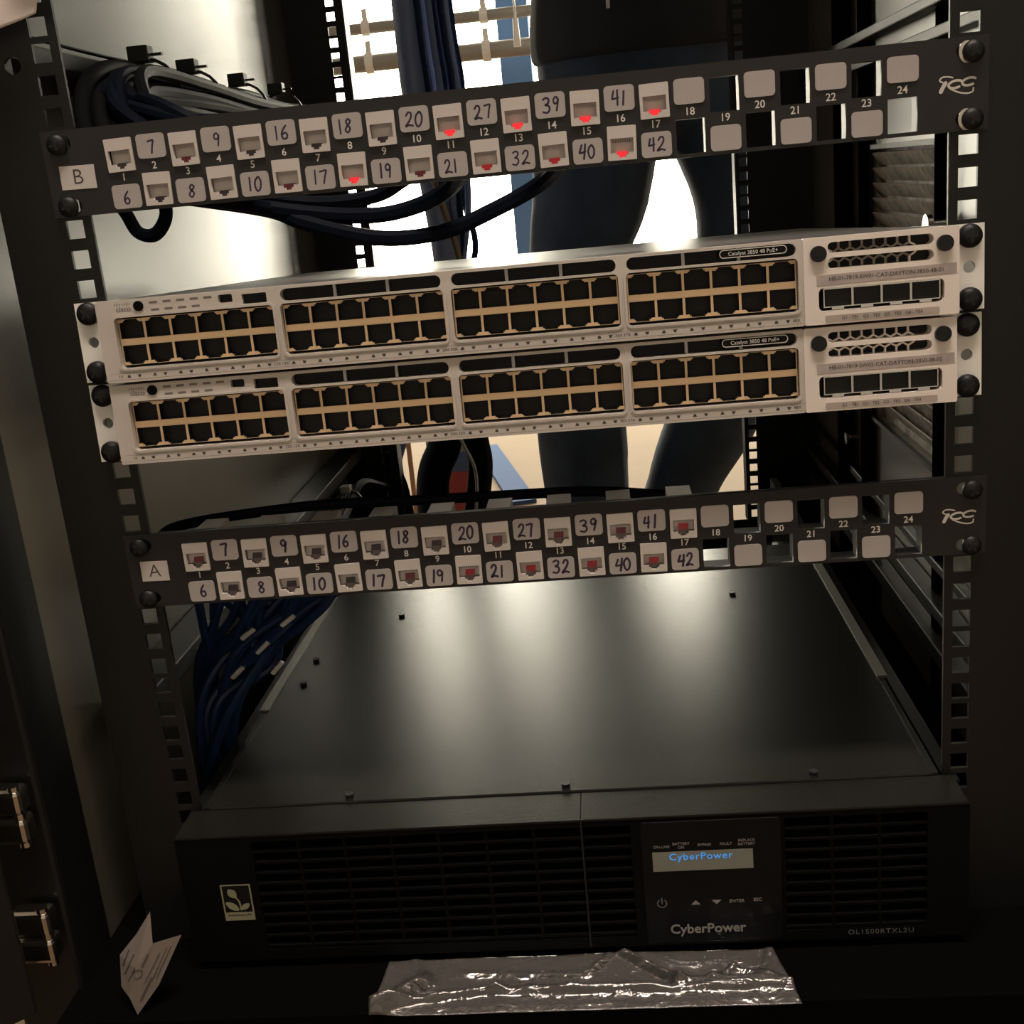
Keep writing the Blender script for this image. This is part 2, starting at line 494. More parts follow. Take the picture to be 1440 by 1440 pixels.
# leg joints relative to the person's base: hip, thigh, knee, calf, ankle (x, y, z, r)
LL = [(-92, 0, 830, 96), (-112, -8, 720, 88), (-134, -12, 640, 76), (-150, -14, 480, 70), (-151, 8, 340, 72), (-150, 25, 200, 66), (-150, 30, 95, 70)]
RL = [(92, 0, 830, 96), (118, -10, 720, 84), (116, -22, 630, 78), (95, -30, 480, 72), (50, 0, 367, 70), (4, 30, 262, 58), (-30, 60, 110, 66)]
j = MB()
limb(j, LL); limb(j, RL)
j.loft([(0, 5, 800, 120, 85), (0, 6, 840, 172, 105), (0, 8, 900, 178, 112), (0, 6, 980, 168, 108), (0, 4, 1010, 160, 100)])
fuse(j, 'jeans', 'denim', per, 9)
s = MB()
s.loft([(0, 4, 905, 182, 118), (0, 2, 930, 186, 120), (0, 0, 1010, 176, 116), (0, 0, 1120, 172, 118), (0, 4, 1260, 186, 122), (0, 8, 1370, 190, 112), (0, 10, 1430, 130, 80), (0, 8, 1470, 70, 66)])
for sx in (-1, 1):
    limb(s, [(sx*165, 8, 1385, 66), (sx*222, 0, 1260, 58), (sx*240, -30, 1135, 52), (sx*215, -95, 1190, 47), (sx*180, -130, 1300, 40)])
s.loft([(0, 40, 1400, 100, 70), (0, 60, 1450, 95, 60), (0, 60, 1490, 70, 40)])
fuse(s, 'hooded_top', 'shirt', per, 9)
bd = MB()
limb(bd, [(a, b, c, r*.86) for a, b, c, r in LL[:-1]] + [(-150, 32, 70, 42)])
limb(bd, [(a, b, c, r*.86) for a, b, c, r in RL[:-1]] + [(-34, 66, 70, 42)])
bd.loft([(0, 5, 820, 140, 88), (0, 6, 900, 160, 100), (0, 2, 1010, 150, 95), (0, 2, 1120, 148, 98), (0, 4, 1260, 165, 104), (0, 8, 1370, 168, 96), (0, 10, 1430, 100, 68), (0, 6, 1480, 58, 58), (0, 0, 1530, 56, 58)])
bd.loft([(0, -12, 1505, 30, 40), (0, -14, 1530, 56, 74), (0, -10, 1580, 70, 90), (0, -5, 1640, 77, 98), (0, -2, 1690, 74, 94), (0, 0, 1730, 52, 66), (0, 2, 1748, 22, 30)])
bd.loft([(0, -108, 1596, 14, 14), (0, -112, 1606, 16, 18), (0, -100, 1640, 9, 14)])         # nose
for sx in (-1, 1):
    bd.loft([(sx*76, 4, 1598, 8, 14), (sx*82, 6, 1625, 10, 20), (sx*80, 8, 1652, 8, 14)])      # ears
    limb(bd, [(sx*165, 8, 1385, 54), (sx*222, 0, 1260, 48), (sx*240, -30, 1135, 42), (sx*215, -95, 1190, 37), (sx*180, -130, 1300, 29), (sx*174, -133, 1330, 27)])
    limb(bd, [(sx*174, -132, 1325, 26), (sx*168, -136, 1360, 32), (sx*164, -138, 1395, 34)])
    for kx, ln in ((-30, 62), (-11, 74), (9, 70), (28, 56)):                                    # four fingers
        bx = sx*164 + kx
        limb(bd, [(bx, -138, 1392, 10), (bx, -146, 1392+ln*.45, 9.5), (bx, -160, 1392+ln*.8, 9), (bx, -178, 1392+ln, 8)], 4, 8)
    limb(bd, [(sx*144, -136, 1350, 12), (sx*120, -146, 1375, 11), (sx*112, -158, 1402, 9)], 4, 8)  # thumb
fuse(bd, 'body', 'skin', per, 6, 3)
h = MB().loft([(0, 40, 1580, 60, 60), (0, 24, 1640, 84, 82), (0, 12, 1700, 83, 96), (0, 6, 1742, 60, 74), (0, 6, 1762, 24, 30)])
fuse(h, 'hair', 'hair', per, 8)
for x0, y0, lab in ((-150, 20, 'l'), (-32, 56, 'r')):
    f = MB(); f.loft([(x0, y0-40, 0, 46, 130), (x0, y0-42, 25, 48, 134), (x0, y0-30, 60, 44, 110), (x0, y0+12, 95, 46, 60), (x0, y0+18, 120, 44, 50)])
    fuse(f, 'shoe', 'shoe', per, 8)
MB().tube([(-62, -122, 1200), (-66, -124, 1080), (-70, -122, 960)], 2.6, 6).build('drawstring', 'pvc_white', per)

# ------------------------------------------------------------------ the rack cabinet
def absl(o, e):
    """the mesh was written in absolute rack millimetres: undo the parent's base"""
    o.location = (-e.location.x, -e.location.y, -(e.location.z - ZB)); return o
U = 44.45
def hole_zs(z0, z1):
    out = []
    for u in range(-14, 12):
        for k in (6.35, 22.225, 38.1):
            z = -U*u - k
            if z0+7 < z < z1-7: out.append(z)
    return out
cab = thing('rack_cabinet', 'open black steel server cabinet with square-holed mounting rails and side panels', 'rack cabinet', (0, 380, FL))
def cpart(mb, name, m, **k): return absl(mb.build(name, m, cab, **k), cab)
Z0, Z1 = -495, 560
def rail(name, xa, xb, xh, y0, y1, round_hole=None):
    """flat rail between xa and xb with a column of square holes at xh"""
    zs = sorted(hole_zs(Z0, Z1)); w = 4.8
    mb = MB()
    if round_hole is None:
        mb.box(xa, xh-w, y0, y1, Z0, Z1)
    else:
        cx, cz, cr = round_hole
        mb.box(xa, xh-w, y0, y1, Z0, cz-12).box(xa, xh-w, y0, y1, cz+12, Z1)
        pm_ = plate('tmp', [(xa, cz-12), (xh-w, cz-12), (xh-w, cz+12), (xa, cz+12)], [circ(cx, cz, cr)], y0, y1)
        mb.add([v.co*1000 for v in pm_.vertices], [tuple(p.vertices) for p in pm_.polygons])
    mb.box(xh+w, xb, y0, y1, Z0, Z1)
    lo = Z0
    for z in zs:
        mb.box(xh-w, xh+w, y0, y1, lo, z-w); lo = z+w
    mb.box(xh-w, xh+w, y0, y1, lo, Z1)
    return absl(mb.build(name, 'black_paint', cab), cab)
rail('front_rail', -272, -223, -232.55, 2.0, 4.4, (-249.3, 33.5, 4.4))
rail('front_rail', 223, 300, 232.55, 2.0, 4.4)
for s_, outer in ((-1, 272), (1, 300)):
    cpart(MB().box(*sorted((s_*outer, s_*(outer-2.4))), 4.4, 44, Z0, Z1), 'rail_flange', 'black_paint')
rail('rear_rail', -330, -232, -246, 820, 822.5)
rail('rear_rail', 213, 335, 221, 820, 822.5)
for e_ in (-232, 213):
    cpart(MB().box(e_-1.2, e_+1.2, 822.5, 850, Z0, Z1), 'rail_flange', 'black_paint')
# corner posts, base, roof
for xa, xb, ya, yb in ((-340, -296, -45, 0), (300.5, 345, -45, 20), (-345, -302.5, 800, 860), (302.5, 345, 800, 860)):
    cpart(MB().box(xa, xb, ya, yb, FL, Z1+10), 'corner_post', 'black_paint', bevel=3)
cpart(MB().box(-300, 300, -75, 830, -497, -493), 'base_plate', 'black_matte')
cpart(MB().box(-300, 300, -75, -72, -535, -497), 'base_lip', 'black_matte', bevel=.8)
cpart(MB().box(-300, 300, -60, 830, FL, -538), 'plinth', 'black_paint')
cpart(MB().box(-345, 345, -45, 860, Z1+10, Z1+20), 'roof_panel', 'black_paint')
# side panels; the right one has a louvred vent opening
cpart(MB().box(-302.5, -300, -20, 830, -497, Z1+10), 'side_panel', 'panel_paint')
vy0, vy1, vz0, vz1 = 287, 502, -296, -50
pan = MB()
for ya, yb, za, zb_ in ((-20, vy0, -497, Z1+10), (vy1, 830, -497, Z1+10), (vy0, vy1, -497, vz0), (vy0, vy1, vz1, Z1+10)):
    pan.box(300, 302.5, ya, yb, za, zb_)
cpart(pan, 'side_panel', 'panel_paint')
vent = MB()
for ya, yb, za, zb_ in ((vy0-4, vy0, vz0, vz1), (vy1, vy1+4, vz0, vz1), (vy0-4, vy1+4, vz1, vz1+4), (vy0-4, vy1+4, vz0-4, vz0)):
    vent.box(296, 300, ya, yb, za, zb_)
vent = cpart(vent, 'side_vent', 'black_paint')
obj('filter_mat', MB().box(306.5, 310, vy0-2, vy1+2, vz0-2, vz1+2).box(302.5, 307, vy1, vy1+3, vz0-2, vz1+2).box(302.5, 307, vy0-3, vy0, vz0-2, vz1+2).box(302.5, 307, vy0, vy1, vz1, vz1+3).box(302.5, 307, vy0, vy1, vz0-3, vz0).me('filter_mat'), 'vent_brown', vent)
sl0 = None
for k in range(18):
    z = vz1 - 8 - k*13.1
    if sl0 is None:
        sm = MB().add([(298, vy0, 4.5), (298, vy1, 4.5), (304.5, vy1, -6.2), (304.5, vy0, -6.2), (299.2, vy0, 5.2), (299.2, vy1, 5.2), (305.7, vy1, -5.5), (305.7, vy0, -5.5)],
                      [(0,3,2,1),(4,5,6,7),(0,1,5,4),(1,2,6,5),(2,3,7,6),(3,0,4,7)]).me('slat')
        sl0 = obj('slat', sm, 'vent_brown', vent); put(sl0, 0, 0, z)
    else:
        copy_of(sl0, vent, 0, 0, z)
# vertical posts and horizontal members on the right side
for ya, yb, xa in ((590, 626, 288), (506, 532, 292), (270, 283, 293)):
    cpart(MB().box(xa, 299.5, ya, yb, -493, Z1), 'side_post', 'black_matte', bevel=1)
for za, zb_, xa in ((42, 50, 285), (21, 29, 289), (-404, -394, 285), (-440, -427, 285), (-374, -366, 292)):
    cpart(MB().box(xa, 299.5, 8, 800, za, zb_), 'side_member', 'black_paint', bevel=1)
# members on the left side
for za, zb_, xa in ((44, 55, -276), (-366, -352, -272)):
    cpart(MB().box(-299.5, xa, 60, 800, za, zb_), 'side_member', 'black_paint', bevel=1)
# bolts on the right side
for x, y, z, r_ in ((297, 268, -107, 9), (299, 570, -333, 6), (299, 640, -290, 5), (294, 520, -125, 5)):
    q = MB().cyl((x, y, z), (-1, 0, 0), r_*.55, 10, 14).cyl((x-10, y, z), (-1, 0, 0), r_, 4, 16)
    cpart(q, 'bolt', 'steel', smooth=True)
# open door hinged on the left, with two chromed hinges
door = MB().box(-520, 0, -26, 0, -480, Z1).build('door', 'black_paint', cab, bevel=2)
absl(door, cab); door.location.x -= .322; door.location.y -= .062; door.rotation_euler.z = math.radians(42)
for z in (-366, -445):
    h_ = cpart(MB().box(-322, -299, -62, -48, z-17, z-1).box(-322, -299, -62, -48, z+1, z+17), 'hinge', 'chrome', bevel=3)
    obj('hinge_pin', MB().cyl((-303, -58, z-19), (0, 0, 1), 3.2, 38, 12).me('hinge_pin'), 'chrome', h_, True)

# rails carrying the power supply
for s_, w_ in ((-1, 'left'), (1, 'right')):
    t = thing('mounting_rail', 'long black support rail running back along the %s side of the power supply' % w_, 'mounting rail', (s_*230, 350, -487), 'support rails under the power supply')
    MB().box(*sorted((s_*-4, s_*-2)), -345, 360, 0, 79).build('upright', 'black_metal', t)
    MB().box(*sorted((s_*-12, s_*-2)), -345, 360, -2.5, 0).build('foot', 'black_metal', t)
    MB().box(*sorted((s_*-2, s_*4)), -345, 360, 77, 79).build('top_flange', 'black_metal', t)

# ------------------------------------------------------------------ screws
def screw_mesh(r, h):
    m_ = MB().cyl((0, 0, 0), (0, -1, 0), r, h*.45, 20).dome((0, -h*.45, 0), (0, -1, 0), r, h*.55, 20, 3)
    return m_.me('screw')
def slot_mesh(r, h):
    m_ = MB()
    for a in (0, 90):
        c_, s2 = math.cos(math.radians(a+20)), math.sin(math.radians(a+20))
        p = [(-r*.55, -r*.09), (r*.55, -r*.09), (r*.55, r*.09), (-r*.55, r*.09)]
        m_.prism([(x*c_ - z*s2, x*s2 + z*c_) for x, z in p], -h-.05, -h*.7)
    return m_.me('recess')
SCREW, SLOT = screw_mesh(5.3, 4.2), slot_mesh(5.3, 4.2)
def add_screw(parent, x, y, z, m='screw_black', k=1.0, rot=0):
    s_ = obj('screw', SCREW, m, parent, True); put(s_, x, y, z); s_.scale = (k, k, k); s_.rotation_euler.y = rot
    r_ = obj('recess', SLOT, 'hole_dark', s_)
    return s_

# ------------------------------------------------------------------ patch panels
PITCH, PX0 = 17.396, -217.54
NUMS = {1:'6',2:'7',3:'8',4:'9',5:'10',6:'16',7:'17',8:'18',9:'19',10:'20',11:'21',12:'27',13:'32',14:'39',15:'40',16:'41',17:'42'}
JW, JH = 14.6, 16.7
def jack_outline(dx=0, dz=0):
    return [(x+dx, z+dz) for x, z in ((-5.8, 2.3), (5.8, 2.3), (5.8, -4.6), (2.9, -4.6), (2.9, -5.9), (1.7, -5.9), (1.7, -7.0), (-1.7, -7.0), (-1.7, -5.9), (-2.9, -5.9), (-2.9, -4.6), (-5.8, -4.6))]
JACK_FACE = plate('jack', rrect(0, 0, JW, JH, .5, 2), [jack_outline()], -1.0, 3.0)
JACK_CUP = MB()
_q = jack_outline(); _n = len(_q)
JACK_CUP.add([(x, 1.0, z) for x, z in _q] + [(x, 12, z) for x, z in _q],
             [(i, (i+1) % _n, (i+1) % _n+_n, i+_n) for i in range(_n)] + [tuple(range(_n, 2*_n))])
JACK_CUP = JACK_CUP.me('socket')
JACK_BODY = MB().box(-JW/2+.3, JW/2-.3, 3.0, 3.2, -JH/2+.3, JH/2-.3).box(-JW/2+.3, JW/2-.3, 12.2, 44, -JH/2+1, JH/2+1.4).me('housing')
JACK_PINS = MB()
for k in range(8):
    JACK_PINS.box(-4.2+k*1.2-.28, -4.2+k*1.2+.28, 3.0, 9.0, .2, 1.6)
JACK_PINS.box(-5.6, 5.6, 5.0, 5.4, -1.4, 2.2)
JACK_PINS = JACK_PINS.me('contacts')
JACK_TAB_B = MB().box(-2.7, 2.7, 1.6, 3.2, -5.7, -4.0).box(-1.5, 1.5, 1.6, 3.2, -6.9, -5.6).me('indicator')
JACK_TAB_A = MB().add([(-2.7, 1.6, -3.9), (2.7, 1.6, -3.9), (3.0, 2.6, -.7), (-2.4, 2.6, -.7), (-2.7, 3.6, -3.9), (2.7, 3.6, -3.9), (3.0, 4.6, -.7), (-2.4, 4.6, -.7)],
                      [(0,1,2,3),(7,6,5,4),(0,4,5,1),(1,5,6,2),(2,6,7,3),(3,7,4,0)]).me('indicator')
JACK_CLIP = MB().box(-2.5, 2.5, 1.8, 3.4, -5.6, -3.9).box(-1.5, 1.5, 1.8, 3.4, -6.9, -5.6).me('clip')
LABEL_W = MB().prism(rrect(0, 0, 15.2, 12.2, 2.0, 4), -.7, .6).me('label_window')
SLEEVE = MB()
for x0, x1, z0, z1 in ((-8.1, -7.2, -9.2, 9.2), (7.2, 8.1, -9.2, 9.2), (-7.2, 7.2, 8.5, 9.2), (-7.2, 7.2, -9.2, -8.5)):
    SLEEVE.box(x0, x1, 2.0, 11.0, z0, z1)
SLEEVE = SLEEVE.me('port_sleeve')

def icc_logo(parent, x, z, m):
    mb = MB()
    ribbon(mb, spline([(x-7.6, z-2.6, 0), (x-6.6, z-.6, 0), (x-5.4, z+1.2, 0)], 4), 1.9, -.05)          # I
    for cx in (x-.6, x+6.0):
        dz_ = .3 if cx < x+2 else 1.0
        arc = [(3.3*math.cos(math.radians(a)), 1.75*math.sin(math.radians(a))) for a in range(45, 316, 15)]
        ribbon(mb, [(cx + u_ + .45*w_, z + dz_ + w_) for u_, w_ in arc], 1.15, -.05)
    ribbon(mb, spline([(x-6.0, z+1.2, 0), (x-8.2, z+2.6, 0), (x-7.0, z+4.0, 0), (x-4.5, z+4.1, 0), (x-2.0, z+3.5, 0)], 5), .7, -.05)
    ribbon(mb, spline([(x-3.0, z-1.7, 0), (x+1.0, z-3.6, 0), (x+5.0, z-4.4, 0), (x+7.6, z-3.8, 0), (x+8.0, z-2.2, 0)], 5), .75, -.05)
    return mb.build('logo', m, parent)

def patch_panel(letter, zt, dx, label, tabs):
    t = thing('patch_panel', label, 'patch panel', (dx, 0, zt), 'patch panels')
    holes = [rect(PX0+PITCH*k, -15.4 if k % 2 else -34.0, 14.4, 16.6) for k in range(1, 25)]
    holes += [rrect(sx, z, 13.0, 6.6, 3.2, 4) for sx in (-232.0, 232.0) for z in (-6.6, -38.6)]
    obj('face_plate', plate('face_plate', [(-241.3, -44.2), (241.3, -44.2), (241.3, -.25), (-241.3, -.25)], holes, 0, 2.0), 'patch_black', t)
    MB().box(-222, 222, 2.0, 4.5, -1.6, -.25).build('top_lip', 'patch_black', t)
    MB().box(-222, 222, 2.0, 14, -44.2, -42.9).build('bottom_lip', 'patch_black', t)
    for k in range(1, 25):
        x = PX0 + PITCH*k
        up = k % 2 == 1
        zj = -15.4 if up else -34.0
        zl = -36.4 if up else -12.4
        # label window on the other row
        lw = obj('label_window', LABEL_W, 'label_white', t); put(lw, x, 0, zl)
        if k in NUMS:
            big = 6.6 if letter == 'B' else 7.0
            hw = handwriting(NUMS[k], R.uniform(-.6, .6), R.uniform(-.5, .6), big, -.75, .95 if letter == 'B' else 1.2)
            obj('handwritten_number', hw.me('ink'), 'marker_ink', lw)
        obj('printed_number', text_mesh(str(k), 5.2, -.05, bold=.05, x=x, z=(-26.7 if up else -22.2)), 'print_white', t)
        if k <= 17:
            jk = obj('jack', JACK_FACE, 'jack_white', t); put(jk, x, -.2, zj)
            jk.rotation_euler.y = R.uniform(-.02, .02)
            obj('socket', JACK_CUP, 'jack_inside', jk)
            obj('housing', JACK_BODY, 'jack_white', jk)
            obj('contacts', JACK_PINS, 'contact_grey', jk)
            m_ = tabs[k-1]
            me_ = (JACK_TAB_B if letter == 'B' else JACK_TAB_A).copy(); me_.materials.clear()
            obj('indicator', me_, m_, jk)
            if letter == 'A': obj('clip', JACK_CLIP, 'contact_grey', jk)
        else:
            sv = obj('port_sleeve', SLEEVE, 'patch_black', t); put(sv, x, 0, zj)
    st = MB().prism(rect(0, 0, 19 if letter == 'B' else 16.2, 12), -.35, -.02).build('letter_sticker', 'sticker_white', t)
    put(st, -224.8 if letter == 'B' else -226.2, 0, -24.4 if letter == 'B' else -22.4); st.rotation_euler.y = 0.02
    obj('letter', text_mesh(letter, 11.0, -.42, bold=-.12), 'print_dark', st)
    icc_logo(t, 226 if letter == 'B' else 226.5, -22.2, 'logo_silver')
    for sx in (-232.6, 233.4):
        for z in (-7.4, -38.8):
            add_screw(t, sx, -.2, z, rot=R.uniform(0, 1.5))
    if letter == 'B':
        for z in (-7.4, -38.8):
            w_ = MB().cyl((0, -.1, 0), (0, -1, 0), 5.2, .8, 18).build('slot_gleam', 'gleam_pale', t, True); put(w_, 230.6, 0, z); w_.scale.x = .75  # pale disc paints the brightness showing through the screw slot
    return t
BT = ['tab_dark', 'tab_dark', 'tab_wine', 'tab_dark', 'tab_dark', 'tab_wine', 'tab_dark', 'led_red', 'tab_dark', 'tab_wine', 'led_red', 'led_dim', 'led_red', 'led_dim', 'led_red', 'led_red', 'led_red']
AT = ['tab_wine', 'tab_dark', 'tab_dark', 'tab_dark', 'tab_dark', 'tab_dark', 'tab_dark', 'tab_wine', 'tab_dark', 'tab_red', 'tab_wine', 'tab_red', 'tab_wine', 'tab_red', 'tab_wine', 'tab_red', 'tab_red']
patch_panel('B', 0, 0, 'black patch panel with the letter B sticker, topmost in the rack', BT)
patch_panel('A', -5*U, 3.1, 'black patch panel with the letter A sticker, below the two switches', AT)

# ------------------------------------------------------------------ network switches (local z: 0 at the top, front face at y = -17)
FY = -17.0
def port_poly(up):
    s_ = 1 if up else -1
    p = [(-6.5, -4.9), (6.5, -4.9), (6.5, 3.8), (4.4, 3.8), (4.4, 4.5), (3.5, 4.5), (3.5, 5.35), (-3.5, 5.35), (-3.5, 4.5), (-4.4, 4.5), (-4.4, 3.8), (-6.5, 3.8)]
    q = [(x, z*s_) for x, z in p]
    return q if up else q[::-1]
def port_meshes(up):
    pl = port_poly(up)
    fr = plate('port', [(-7.15, -5.3), (7.15, -5.3), (7.15, 5.5), (-7.15, 5.5)] if up else [(-7.15, -5.5), (7.15, -5.5), (7.15, 5.3), (-7.15, 5.3)], [pl], FY+3.6, FY+4.6)
    n = len(pl); c_ = MB()
    c_.add([(x, FY+4.0, z) for x, z in pl] + [(x*.98, FY+15, z*.98) for x, z in pl],
           [(i, (i+1) % n, (i+1) % n+n, i+n) for i in range(n)] + [tuple(range(n, 2*n))])
    return fr, c_.me('cavity')
PORT_U, CAV_U = port_meshes(True)
PORT_D, CAV_D = port_meshes(False)
GX = [-205.8, -115.3, -24.9, 65.5]        # first port of each of the four groups
HEX = MB()
def hexgrid(x0, x1, zc, rows):
    mb = MB(); r_ = 3.35
    for row in range(rows):
        x = x0 + (row % 2)*2.9
        while x < x1:
            zc2 = zc + (row-(rows-1)/2)*5.0
            P6 = [(x + r_*math.cos(math.radians(30+60*k)), zc2 + r_*math.sin(math.radians(30+60*k))) for k in range(6)]
            for k in range(6):
                a, b_ = P6[k], P6[(k+1) % 6]
                d = Vector((b_[0]-a[0], b_[1]-a[1])); nn = Vector((-d.y, d.x)).normalized()*.42
                mb.add([(a[0]-nn.x, 0, a[1]-nn.y), (b_[0]-nn.x, 0, b_[1]-nn.y), (b_[0]+nn.x, 0, b_[1]+nn.y), (a[0]+nn.x, 0, a[1]+nn.y),
                        (a[0]-nn.x, 2, a[1]-nn.y), (b_[0]-nn.x, 2, b_[1]-nn.y), (b_[0]+nn.x, 2, b_[1]+nn.y), (a[0]+nn.x, 2, a[1]+nn.y)],
                       [(0,1,2,3),(7,6,5,4),(0,4,5,1),(1,5,6,2),(2,6,7,3),(3,7,4,0)])
            x += 5.8
    return mb.me('hex_grille')
HEXM = hexgrid(162.5, 203, -10, 3)

def network_switch(zt, dx, label, asset):
    t = thing('network_switch', label, 'network switch', (dx, 0, zt-44), 'rack switches')
    t.rotation_euler.x = SAG
    def P(o): o.location.z += .044; return o
    top, bot = -.5, -43.9
    P(MB().box(-219.5, 219.5, FY+9, 430, bot+.2, top-.2).build('chassis', 'switch_top', t, bevel=.6))
    # front bezel with four port windows and the long vent windows
    wins = []
    for gi, gx in enumerate(GX):
        wins.append(rrect(gx+35.75, -23.1, 86.6, 27.0, 2.2, 4))
        if gi > 0: wins.append(rrect(gx+35.75, -5.3, 85.0, 6.4, 3.1, 5))
    wins.append(rrect(-151.5, -4.4, 7.6, 4.2, .8, 2)); wins.append(rrect(-136.0, -5.6, 13.2, 5.2, .4, 2))
    bz = P(obj('bezel', plate('bezel', rrect(-37.6, (top+bot)/2, 369.8, top-bot, 1.2, 3), wins, FY, FY+9), 'switch_grey', t, bevel=.5))
    P(MB().box(-222, 146, FY+8.6, FY+9.4, bot+.5, top-.5).build('port_board', 'hole_dark', t))
    # a lip round each port window
    for gi, gx in enumerate(GX):
        lip = plate('window_lip', rrect(gx+35.75, -23.1, 89.0, 29.2, 3.2, 4), [rrect(gx+35.75, -23.1, 86.4, 26.8, 2.2, 4)], FY-.7, FY+.2)
        P(obj('window_lip', lip, 'switch_grey', t))
        for k in range(6):
            for up in (True, False):
                x, z = gx + 14.3*k, (-16.2 if up else -29.6)
                po = obj('port', PORT_U if up else PORT_D, 'port_metal', t); put(po, x, 0, z+44)
                obj('cavity', CAV_U if up else CAV_D, 'hole_dark', po)
        P(MB().box(gx-7.15, gx+71.5+7.15, FY+3.3, FY+3.7, -24.3, -21.5).build('centre_strip', 'port_metal', t))
        # port numbers and little triangles
        for k in range(6):
            for q, up in ((-2.9, True), (2.9, False)):
                x = gx + 14.3*k + q - 1.2; z = -40.8
                tr = [(-1.1, -.7), (1.1, -.7), (.5, .7), (-.5, .7)] if up else [(-.5, -.7), (.5, -.7), (1.1, .7), (-1.1, .7)]
                P(MB().prism([(x+a, z+b_) for a, b_ in tr], FY-.12, FY).build('port_marker', 'print_dark', t))
        for s_, xx in (('%dX' % (gi*12+1), gx-8.6), ('%dX' % (gi*12+12), gx+71.5+6.0)):
            P(obj('port_number', text_mesh(s_, 2.3, FY-.05, x=xx, z=-40.8), 'print_dark', t))
        if gi:
            v_ = P(MB().box(gx-6, gx+77.5, FY+5, FY+5.5, -8.6, -2.0).build('vent_window', 'gloss_black', t))
            for xx in (gx+22, gx+50):
                obj('vent_bar', MB().box(xx-.8, xx+.8, FY+2, FY+4.9, -8.4, -2.2).me('vent_bar'), 'switch_top', v_)
    P(MB().box(-222.4, 147, FY-.06, FY+.1, -42.6, -42.45).build('lower_line', 'print_grey', t))
    P(MB().box(-220, 147, FY-.06, FY+.1, -39.0, -38.88).build('upper_line', 'print_grey', t))
    # maker's mark, mode button, indicator legends, console ports
    lg = MB()
    for k, hh in enumerate((.8, 1.4, .8, .5, .8, 1.4, .8)):
        lg.box(-211.6+k*1.35-.25, -211.6+k*1.35+.25, FY-.1, FY, -2.9-hh/2, -2.9+hh/2)
    lg = P(lg.build('maker_mark', 'print_grey', t))
    obj('lettering', text_mesh('cisco', 3.9, FY-.06, x=-207.2, z=-5.4, bold=.05, sx=1.05), 'print_grey', lg)
    bt = P(MB().cyl((-198.7, FY, -4.3), (0, -1, 0), 2.7, .8, 20).build('mode_button', 'black_plastic', t, True))
    for row, n in ((0, 5), (1, 4)):
        for k in range(n):
            xx = -190.5 + k*7.4 + row*.5; zz = -3.0 - row*3.9
            P(MB().box(xx-2.2, xx+2.2, FY-.08, FY, zz-.6, zz+.6).build('status_legend', 'print_grey', t))
    P(MB().box(-155, -148, FY+3, FY+7, -6.3, -2.5).build('console_port', 'gloss_black', t))
    P(MB().box(-142.4, -129.6, FY+3, FY+7, -8.0, -3.2).build('storage_port', 'gloss_black', t))
    md = P(MB().prism(rrect(100.5+22, -4.6, 34, 4.6, 2.2, 4), FY-.25, FY+.6).build('model_badge', 'gloss_black', t))
    obj('badge_outline', plate('badge_outline', rrect(122.5, -4.6, 33.6, 4.2, 2.0, 4), [rrect(122.5, -4.6, 32.8, 3.4, 1.6, 4)], FY-.35, FY-.25), 'logo_silver', md)
    obj('model_lettering', text_mesh('Catalyst 3850 48 PoE+', 2.7, FY-.4, x=122.5, z=-4.7), 'print_white', md)
    # uplink module
    slots = [rrect(185.2, -5.9, 52, 5.2, 2.5, 5), rrect(185.2, -13.6, 52, 5.2, 2.5, 5), rrect(185.3, -31.4, 62, 11.6, 2.6, 4)]
    mo = P(obj('uplink_module', plate('uplink_module', rrect(185.4, (top+bot)/2, 76.4, top-bot, .8, 3), slots, FY-.6, FY+8), 'module_grey', t, bevel=.4))
    obj('backing', MB().box(148, 222, FY+8, FY+8.8, bot+1, top-1).me('backing'), 'hole_dark', mo)
    obj('hex_grille', HEXM, 'module_grey', mo).location.y = (FY+2.5)/1000
    for sx in (154.5, 216.4):
        kk = obj('thumb_screw', MB().cyl((sx, FY-.6, -8.5), (0, -1, 0), 4.0, 2.4, 22).me('thumb_screw'), 'screw_black', mo, True)
    for k in range(4):
        x0 = 157.0 + k*14.45
        cg = obj('cage', plate('cage', rect(x0+7.2, -30.7, 14.4, 10.0), [rect(x0+7.2, -30.9, 13.4, 8.6)], FY+1.2, FY+7.5), 'steel', mo)
        obj('cage_cavity', MB().box(x0+.5, x0+13.9, FY+2.6, FY+7.6, -35.2, -26.6).me('cage_cavity'), 'hole_dark', cg)
        obj('latch', MB().box(x0+4, x0+10, FY+.6, FY+1.4, -36.9, -35.6).me('latch'), 'steel', cg)
    lb = obj('asset_label', MB().prism([(153.4, -24.2), (222.3, -23.6), (222.3, -18.4), (153.4, -19.2)], FY-.85, FY-.6).me('asset_label'), 'tape_label', mo)
    obj('asset_lettering', text_mesh(asset, 2.9, FY-.92, x=187.8, z=-21.4), 'print_dark', lb)
    br = obj('port_strip', MB().prism(rrect(185.5, -41.3, 56.6, 3.6, .8, 3), FY-.8, FY-.6).me('port_strip'), 'strip_grey', mo)
    obj('port_lettering', text_mesh('G1 \u25ac TE1   G2 \u25ac TE2   G3 \u25ac TE3   G4 \u25ac TE4'.replace('\u25ac', '-'), 2.3, FY-.88, x=185.5, z=-41.3), 'print_dark', br)
